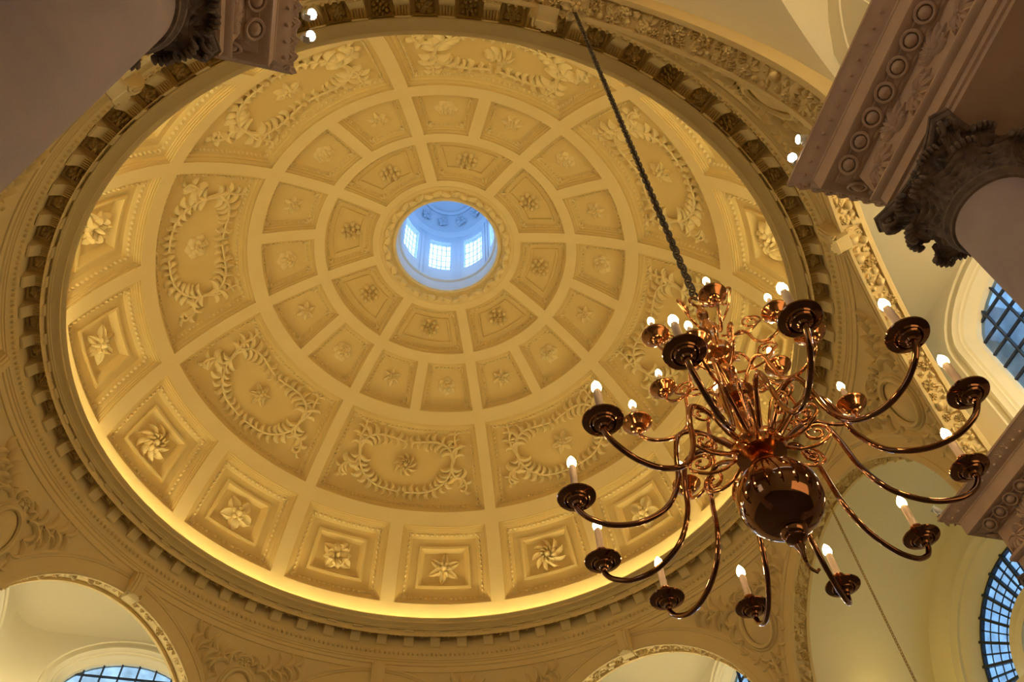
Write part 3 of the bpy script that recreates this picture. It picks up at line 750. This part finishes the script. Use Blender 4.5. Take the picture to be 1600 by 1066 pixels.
upleaf = upleaf.add(*leaf_strip([(.385, .0), (.41, .26), (.46, .42), (.55, .53), (.64, .53), (.68, .46)], (.10, .12, .14, .14, .11, .03), 7, .03)).mesh('acanthus_leaf', CA, 60)
vol = MB()
for s in (-1, 1):
    q = [(.40, s * .05, .30), (.47, s * .055, .48), (.57, s * .05, .60), (.68, s * .04, .665)] + [(.665 + .075 * (1 - t_ / 13) * math.cos(PI / 2 - t_), s * (.035 + .004 * t_), .59 + .075 * (1 - t_ / 13) * math.sin(PI / 2 - t_)) for t_ in np.linspace(.3, 9.5, 24)]
    vol.add(*sweep(catmull(q, 3), np.linspace(.022, .016, len(catmull(q, 3))), 6))
vol.add(*leaf_strip([(.44, .40), (.52, .54), (.62, .60), (.72, .57), (.73, .50)], (.05, .07, .08, .07, .02)))
vol_me = vol.mesh('volute', CA, 60)
hel = MB()
for s in (-1, 1):
    q = [(.41, s * .26, .36), (.45, s * .20, .52), (.49, s * .12, .62)] + [(.50, s * (.07 + .05 * (1 - t_ / 11) * math.sin(t_)), .585 + .05 * (1 - t_ / 11) * math.cos(t_)) for t_ in np.linspace(0, 8, 20)]
    hel.add(*sweep(catmull(q, 2), .016, 6))
hel_me = hel.mesh('helix', CA, 60)
abp = []
for k in range(4):
    for s in np.linspace(-1, 1, 11):
        x = .47 + .13 * abs(s) ** 1.7; y = s * .49; a = k * PI / 2; abp.append((x * math.cos(a) - y * math.sin(a), x * math.sin(a) + y * math.cos(a)))
abp = np.array(abp)
def column(x, y, label, r0=.47, r1=.385, det=True):
    root = tag(empty('column', (x, y, 0)), label, 'column')
    zt = 7.70
    m = MB(); m.add(*box(-.62, .62, -.62, .62, 0, 1.0)); m.build('pedestal', ST, root, angle=0)
    m = MB(); m.add(*lathe([(.60, 1.0), (.62, 1.06), (.60, 1.12), (.54, 1.14), (.52, 1.18), (.54, 1.22), (.56, 1.25), (.54, 1.28), (.49, 1.30), (.475, 1.34)], 48)); m.build('base', ST, root)
    m = MB(); zz = np.linspace(0, 1, 16); m.add(*lathe([(r0 - (r0 - r1) * t_ ** 1.8, 1.32 + (zt - 1.32) * t_) for t_ in zz] + [(r1 + .02, zt + .02)], 72)); m.build('shaft', ST, root, angle=60)
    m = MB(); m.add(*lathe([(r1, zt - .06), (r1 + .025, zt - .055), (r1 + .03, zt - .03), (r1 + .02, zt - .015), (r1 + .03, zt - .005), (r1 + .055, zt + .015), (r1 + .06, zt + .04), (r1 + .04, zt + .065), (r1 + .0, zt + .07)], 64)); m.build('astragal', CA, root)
    z0 = zt + .05; ks = (8.31 - z0) / .76
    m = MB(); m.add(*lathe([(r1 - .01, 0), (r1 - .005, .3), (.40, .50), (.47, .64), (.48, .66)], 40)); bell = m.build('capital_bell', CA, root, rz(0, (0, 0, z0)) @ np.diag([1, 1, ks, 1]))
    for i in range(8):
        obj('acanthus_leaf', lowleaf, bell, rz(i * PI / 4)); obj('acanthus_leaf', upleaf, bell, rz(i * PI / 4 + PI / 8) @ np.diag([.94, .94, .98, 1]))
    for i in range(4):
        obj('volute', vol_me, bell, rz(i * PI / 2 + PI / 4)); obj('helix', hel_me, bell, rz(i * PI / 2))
    m = MB(); rows = []
    for s_, z in ((.90, .655), (.95, .67), (.97, .70), (.975, .715), (1.0, .72), (1.0, .76)): rows.append([(px * s_, py * s_, z) for px, py in abp])
    m.add(*grid(rows, cv=True)); n = len(abp); m.add([(px * .9, py * .9, .655) for px, py in abp], [tuple(range(n))[::-1]])
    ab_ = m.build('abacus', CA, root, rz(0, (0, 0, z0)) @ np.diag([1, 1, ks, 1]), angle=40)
    fl_ = flower('five', .10).mesh('fleuron', CA, 60)
    for i in range(4):
        a = i * PI / 2; obj('fleuron', fl_, ab_, fr((.46 * math.cos(a), .46 * math.sin(a), .69), (-math.sin(a), math.cos(a), 0), (0, 0, 1), (math.cos(a), math.sin(a), 0)))
    return root
column(-3.54, -7.60, 'large grey Corinthian column crossing the upper left corner', .49, .43)
column(3.46, -7.40, 'Corinthian column with dark leafy capital at the upper right edge', .43, .35)
column(KY + .3, -KX + .3, 'far column at the right edge whose capital overlaps the blue fan window')

# ------------------------------------------------------------------ spotlights on the entablature edges
def spotlight(x, y, ax, label, lit=True, aim=(0, 0, 17)):
    root = tag(empty('spotlight', (x, y, 9.615)), label, 'spotlight', 'spotlights standing on the entablature corners')
    d = (Vector(aim) - Vector((x, y, 9.7))).normalized(); q = d.to_track_quat('Z', 'Y').to_matrix()
    M = np.eye(4); M[:3, :3] = np.array(q); M[2, 3] = .11
    m = MB(); m.add(*lathe([(.005, -.09), (.035, -.085), (.045, -.05), (.05, .03), (.055, .05), (.048, .05), (.044, .03)], 18)); m.build('lamp_body', SB, root, M)
    m = MB(); m.add(*lathe([(.045, .03), (.03, .045), (.001, .05)], 18)); m.build('lens', SL if lit else SB, root, M)
    m = MB(); m.add(*box(-.03, .03, -.03, .03, 0, .012)); m.add(*sweep([(-.05, 0, .11), (-.055, 0, .05), (-.02, 0, .012), (.02, 0, .012), (.055, 0, .05), (.05, 0, .11)], .006, 6)); m.build('bracket', SB, root)
spotlight(2.585, -6.84, 0, 'lower, brighter of two spotlights at the right entablature corner', aim=(-1.4, -9.2, 6))
spotlight(2.585, -7.06, 0, 'upper, smaller of two spotlights at the right entablature corner', aim=(-1.4, -6.2, 9))
spotlight(-2.49, -7.15, 0, 'upper of two spotlights beside the left column entablature', aim=(0, -9.0, 7))
spotlight(-2.48, -6.95, 0, 'lower of two spotlights beside the left column entablature', aim=(0, -9.0, 7))
spotlight(6.92, -2.33, 0, 'unlit white spotlight on the far entablature corner at lower right', lit=False)

# ------------------------------------------------------------------ ROOF LANTERN above the eye of the dome
lan = empty('roof_lantern', (0, 0, 19.1)); tag(lan, 'small round roof lantern with pale blue walls and bright windows above the dome opening', 'lantern')
RL = 1.17; off = np.array([0, 0, -19.1])
m = MB(); m.add(*lathe([(1.20, 19.10), (1.185, 19.14), (1.18, 19.45), (1.15, 19.46), (1.13, 19.48), (1.13, 19.52), (1.15, 19.54), (RL, 19.56)], 72, flip=True)); m.v = [v + off for v in m.v]; m.build('curb', LP, lan)
hwz = D(13.6); z0, z1 = 20.05, 21.5
m = MB(); 
def cyl(ph, z, r=RL): return (r * math.cos(ph), r * math.sin(ph), z)
for k in range(8):
    c = k * PI / 4
    for (pa, pb, za, zb) in ((c - PI / 8, c - hwz, 19.56, 21.85), (c + hwz, c + PI / 8, 19.56, 21.85), (c - hwz, c + hwz, 19.56, z0), (c - hwz, c + hwz, z1, 21.85)):
        m.add(*grid([[cyl(p, z) for z in np.linspace(za, zb, 3)] for p in np.linspace(pa, pb, 6)], flip=True))
    loop = [(p, z0) for p in np.linspace(c - hwz, c + hwz, 7)] + [(c + hwz, z) for z in np.linspace(z0, z1, 5)[1:]] + [(p, z1) for p in np.linspace(c + hwz, c - hwz, 7)[1:]] + [(c - hwz, z) for z in np.linspace(z1, z0, 5)[1:-1]]
    m.add(*grid([[cyl(p, z, r) for p, z in loop] for r in (RL, RL + .13)], cv=True))
    for s in (-1, 1): m.add(*lathe([(RL - .02, 19.56), (RL - .02, 21.8)], 3, c + PI / 8 + s * .05 - .02, c + PI / 8 + s * .05 + .02, flip=True))
m.v = [v + off for v in m.v]; m.build('lantern_wall', LP, lan, angle=40)
m = MB(); m.add(*lathe([(RL, 21.80), (RL - .03, 21.82), (RL - .04, 21.86), (RL - .09, 21.90), (RL - .10, 21.95), (RL - .06, 21.98)] + [((RL - .06) * math.cos(a), 21.98 + .62 * math.sin(a)) for a in np.linspace(.05, PI / 2 - .02, 14)], 72, flip=True)); m.v = [v + off for v in m.v]
cap = m.build('lantern_dome', LP, lan, angle=50)
m = MB(); m.add(*lathe([(.80, 22.40), (.76, 22.36), (.70, 22.42)], 60, flip=True)); m.v = [v + off for v in m.v]; m.build('ring_moulding', LP, cap)
pl = flower('acanthus', .17).mesh('plaster_leaf', LP, 60)
for k in range(12):
    a = k * PI / 6; obj('plaster_leaf', pl, cap, fr((.93 * math.cos(a), .93 * math.sin(a), 22.27 - 19.1), (-math.sin(a), math.cos(a), 0), (-.5 * math.cos(a), -.5 * math.sin(a), .86), (-.86 * math.cos(a), -.86 * math.sin(a), -.5)))
obj('plaster_leaf', flower('five', .3).mesh('plaster_leaf', LP, 60), cap, fr((0, 0, 22.58 - 19.1), (1, 0, 0), (0, -1, 0), (0, 0, -1)))
for k in range(8):
    c = k * PI / 4; fm = MB(); r = RL + .09
    ps = np.linspace(c - hwz, c + hwz, 6); zs = np.linspace(z0, z1, 6)
    for i in range(6): fm.add(*sweep([cyl(ps[i], z, r) for z in (z0, z1)], .012, 5)); fm.add(*sweep([cyl(p, zs[i], r) for p in np.linspace(c - hwz, c + hwz, 7)], .010, 5))
    fm.v = [v + off for v in fm.v]; wf = fm.build('window_frame', LP, lan)
    for i in range(5):
        for j in range(5):
            q = [(ps[i] + .004, zs[j] + .006), (ps[i + 1] - .004, zs[j] + .006), (ps[i + 1] - .004, zs[j + 1] - .006), (ps[i] + .004, zs[j + 1] - .006)]
            V = [cyl(p, z, r + d) for d in (-.004, .004) for p, z in q]
            MB().add(np.array(V) + off, [(0, 1, 2, 3), (7, 6, 5, 4), (0, 4, 5, 1), (1, 5, 6, 2), (2, 6, 7, 3), (3, 7, 4, 0)]).build('pane', GC, wf, angle=0)

# ------------------------------------------------------------------ CHANDELIER
AX = np.array([.32, -7.25]); chd = empty('chandelier', (AX[0], AX[1], 3.7))
tag(chd, 'large brass chandelier with three tiers of curved arms and lit candle bulbs', 'chandelier')
Z = 3.7
m = MB()
prof = [(.001, 3.655), (.008, 3.66), (.012, 3.69), (.022, 3.72), (.016, 3.735), (.03, 3.745), (.042, 3.755), (.040, 3.765), (.05, 3.775), (.054, 3.79), (.046, 3.80), (.058, 3.808)]
m.add(*lathe([(r, z - Z) for r, z in prof], 28)); m.build('finial', BD, chd)
m = MB(); m.add(*sweep([(0, 0, 3.66 - Z), (0, 0, 3.63 - Z), (.012, 0, 3.61 - Z), (.03, 0, 3.60 - Z), (.042, 0, 3.615 - Z)], .007, 6)); m.build('pull_hook', BD, chd)
rb = .178
m = MB(); m.add(*lathe([(rb * math.cos(a), 3.975 - Z + rb * .985 * math.sin(a)) for a in np.linspace(-PI / 2 + .3, PI / 2 - .3, 30)], 56)); m.build('globe', BD, chd, angle=180)
m = MB()
st = [(.055, 4.14), (.075, 4.155), (.07, 4.17), (.045, 4.18), (.04, 4.21), (.11, 4.225), (.12, 4.25), (.12, 4.29), (.11, 4.31), (.05, 4.325), (.035, 4.35), (.045, 4.40), (.06, 4.46), (.05, 4.53), (.028, 4.57), (.03, 4.585), (.08, 4.60), (.09, 4.63), (.09, 4.66), (.075, 4.69), (.03, 4.70), (.024, 4.73), (.04, 4.78), (.05, 4.83), (.03, 4.90), (.022, 4.93), (.03, 4.94), (.075, 4.955), (.08, 4.98), (.075, 5.02), (.03, 5.04), (.022, 5.08), (.038, 5.14), (.045, 5.20), (.03, 5.27), (.018, 5.30), (.028, 5.32), (.034, 5.36), (.02, 5.42), (.01, 5.45)]
m.add(*lathe([(r, z - Z) for r, z in st], 28)); m.build('stem', BR, chd, angle=45)
m = MB(); m.add(*sweep([(.045 * math.cos(a), 0, 5.49 - Z + .045 * math.sin(a)) for a in np.linspace(0, 2 * PI, 20, endpoint=False)], .009, 8, closed=True)); m.build('top_ring', BR, chd)
def link_mesh(L, Wd, wire, mt):
    a = np.linspace(0, 2 * PI, 16, endpoint=False); h = L / 2 - Wd / 2
    p = [(Wd / 2 * math.cos(t_), 0, (h if math.sin(t_) >= 0 else -h) + Wd / 2 * math.sin(t_)) for t_ in a]
    return MB().add(*sweep(p, wire, 6, closed=True)).mesh('link', mt, 180)
lk = link_mesh(.078, .046, .0075, CH)
chain = empty('chain'); chain.parent = chd; chain.location = (0, 0, 0)
nl = int((12.12 - 5.54) / .056)
for i in range(nl): obj('link', lk, chain, rz((i % 2) * PI / 2 + .05 * (i % 5), (0, 0, 5.56 - Z + .056 * i)))
pan_big = MB().add(*lathe([(.001, -.030), (.010, -.032), (.018, -.028), (.022, -.018), (.030, -.014), (.040, -.010), (.044, -.001), (.050, .003), (.052, -.002), (.056, .004), (.070, .008), (.082, .013), (.084, .018), (.080, .019), (.06, .013), (.045, .012), (.02, .010), (.014, .02), (.016, .03), (.012, .035)], 36)).mesh('drip_pan', BD, 40)
pan_small = MB().add(*lathe([(.001, -.045), (.010, -.047), (.016, -.042), (.020, -.034), (.030, -.030), (.042, -.020), (.050, -.004), (.058, .002), (.064, .010), (.070, .014), (.072, .019), (.068, .019), (.05, .006), (.04, -.008), (.02, -.012), (.012, .005), (.014, .02), (.010, .03)], 32)).mesh('drip_pan', BR, 40)
hold = MB().add(*lathe([(.012, .03), (.014, .04), (.022, .045), (.024, .055), (.018, .06), (.02, .066), (.026, .07), (.026, .076), (.018, .078)], 20)).mesh('candle_holder', BR, 40)
def candle_me(z0, z1, r): return MB().add(*lathe([(r * .96, z0), (r, z0 + .01), (r, z1 - .01), (r * .9, z1), (.004, z1 + .002)], 18)).mesh('candle', WX, 40)
def bulb_me(z, r, h): return MB().add(*lathe([(r * .55, z), (r * .9, z + .15 * h), (r, z + .35 * h), (r * .8, z + .62 * h), (r * .4, z + .85 * h), (.001, z + h)], 14)).mesh('bulb', BU, 180)
cb, bb = candle_me(.07, .205, .0165), bulb_me(.202, .0215, .068)
cs, bs = candle_me(.05, .135, .0125), bulb_me(.132, .018, .056)
def arms(n, rho, zp, ph, pts, wire, pan, cd, bl, hd, mt, curl=None):
    Pp = catmull([(r, 0, z - Z) for r, z in pts], 9)
    am = MB().add(*sweep(Pp, wire, 9)); 
    if curl: am.add(*sweep(catmull([(r, 0, z - Z) for r, z in curl], 6), np.linspace(wire * .8, wire * .5, len(catmull([(r, 0, z - Z) for r, z in curl], 6))), 7))
    me = am.mesh('arm', mt, 180)
    for k in range(n):
        a = ph + k * 2 * PI / n; o = obj('arm', me, chd, rz(a)); M = rz(0, (rho, 0, zp - Z))
        obj('drip_pan', pan, o, M)
        if hd: obj('candle_holder', hd, o, M)
        obj('candle', cd, o, M); obj('bulb', bl, o, M)
arms(12, .83, 4.05, .746, [(.08, 4.26), (.15, 4.34), (.25, 4.42), (.33, 4.40), (.365, 4.28), (.39, 4.12), (.46, 3.98), (.58, 3.905), (.70, 3.90), (.79, 3.945), (.832, 4.00), (.83, 4.022)], .0125, pan_big, cb, bb, hold, BD)
sp_curl = lambda r, z, R0, a0, tn: [(r + R0 * (1 - .75 * t_) * math.cos(a0 + t_ * tn), z + R0 * (1 - .75 * t_) * math.sin(a0 + t_ * tn)) for t_ in np.linspace(0, 1, 10)]
arms(6, .50, 4.50, .73, [(.06, 4.63), (.12, 4.70), (.19, 4.73), (.235, 4.68), (.25, 4.58), (.28, 4.46), (.35, 4.40), (.43, 4.39), (.49, 4.42), (.50, 4.46)], .0095, pan_small, cs, bs, None, BR)
arms(6, .35, 5.00, .07, [(.05, 4.98), (.10, 5.04), (.15, 5.05), (.18, 5.00), (.20, 4.92), (.25, 4.87), (.31, 4.88), (.345, 4.92), (.35, 4.96)], .0085, pan_small, cs, bs, None, BR)
sc = MB()
q = [(.05, 0, 4.80), (.12, 0, 4.78), (.20, 0, 4.79), (.25, 0, 4.84)] + [(.22 + .055 * (1 - .7 * t_) * math.cos(t_ * 9), 0, 4.86 + .055 * (1 - .7 * t_) * math.sin(t_ * 9)) for t_ in np.linspace(.0, 1, 18)]
sc.add(*sweep(catmull([(a, b, c - Z) for a, b, c in q], 2), .0065, 6)); scm = sc.mesh('scroll', BR, 180)
sc2 = MB(); q = [(.07, 0, 4.31), (.14, 0, 4.47), (.22, 0, 4.52)] + [(.22 + .05 * (1 - .7 * t_) * math.cos(PI / 2 - t_ * 9), 0, 4.47 + .05 * (1 - .7 * t_) * math.sin(PI / 2 - t_ * 9)) for t_ in np.linspace(.05, 1, 18)]
sc2.add(*sweep(catmull([(a, b, c - Z) for a, b, c in q], 2), .0065, 6)); scm2 = sc2.mesh('scroll', BR, 180)
sc3 = MB(); q = [(.09, 0, 4.265), (.16, 0, 4.215), (.24, 0, 4.21), (.305, 0, 4.25)] + [(.255 + .055 * (1 - .72 * t_) * math.cos(t_ * 8), 0, 4.28 + .055 * (1 - .72 * t_) * math.sin(t_ * 8)) for t_ in np.linspace(.0, 1, 18)]
sc3.add(*sweep(catmull([(a, b, c - Z) for a, b, c in q], 2), .0085, 6)); scm3 = sc3.mesh('scroll', BR, 180)
for k in range(12): obj('scroll', scm3, chd, rz(.746 + PI / 12 + k * PI / 6))
for k in range(6):
    obj('scroll', scm, chd, rz(.25 + k * PI / 3)); obj('scroll', scm2, chd, rz(1.0 + k * PI / 3)); obj('scroll', scm, chd, rz(.55 + k * PI / 3) @ rz(0, (0, 0, .34)))
# ceiling hook rosette for the chain, second chain hanging from the east arch
hk = flower('five', .20).mesh('hook_rosette', PL, 60)
obj('hook_rosette', hk, arches[6], fr((7.30, .32, ZS + 2.60), (1, 0, 0), (0, -1, 0), (0, 0, -1)))
c2 = tag(empty('hanging_chain', (7.22, -.1, 12.1)), 'thin gilt chain hanging in front of the white vault at lower right', 'chain')
lk2 = link_mesh(.066, .036, .006, CG)
for i in range(125): obj('link', lk2, c2, rz((i % 2) * PI / 2, (0, 0, -.05 * i)))
obj('hook_rosette', hk, arches[0], fr((7.25, -.1, ZS + 2.60), (1, 0, 0), (0, -1, 0), (0, 0, -1)))
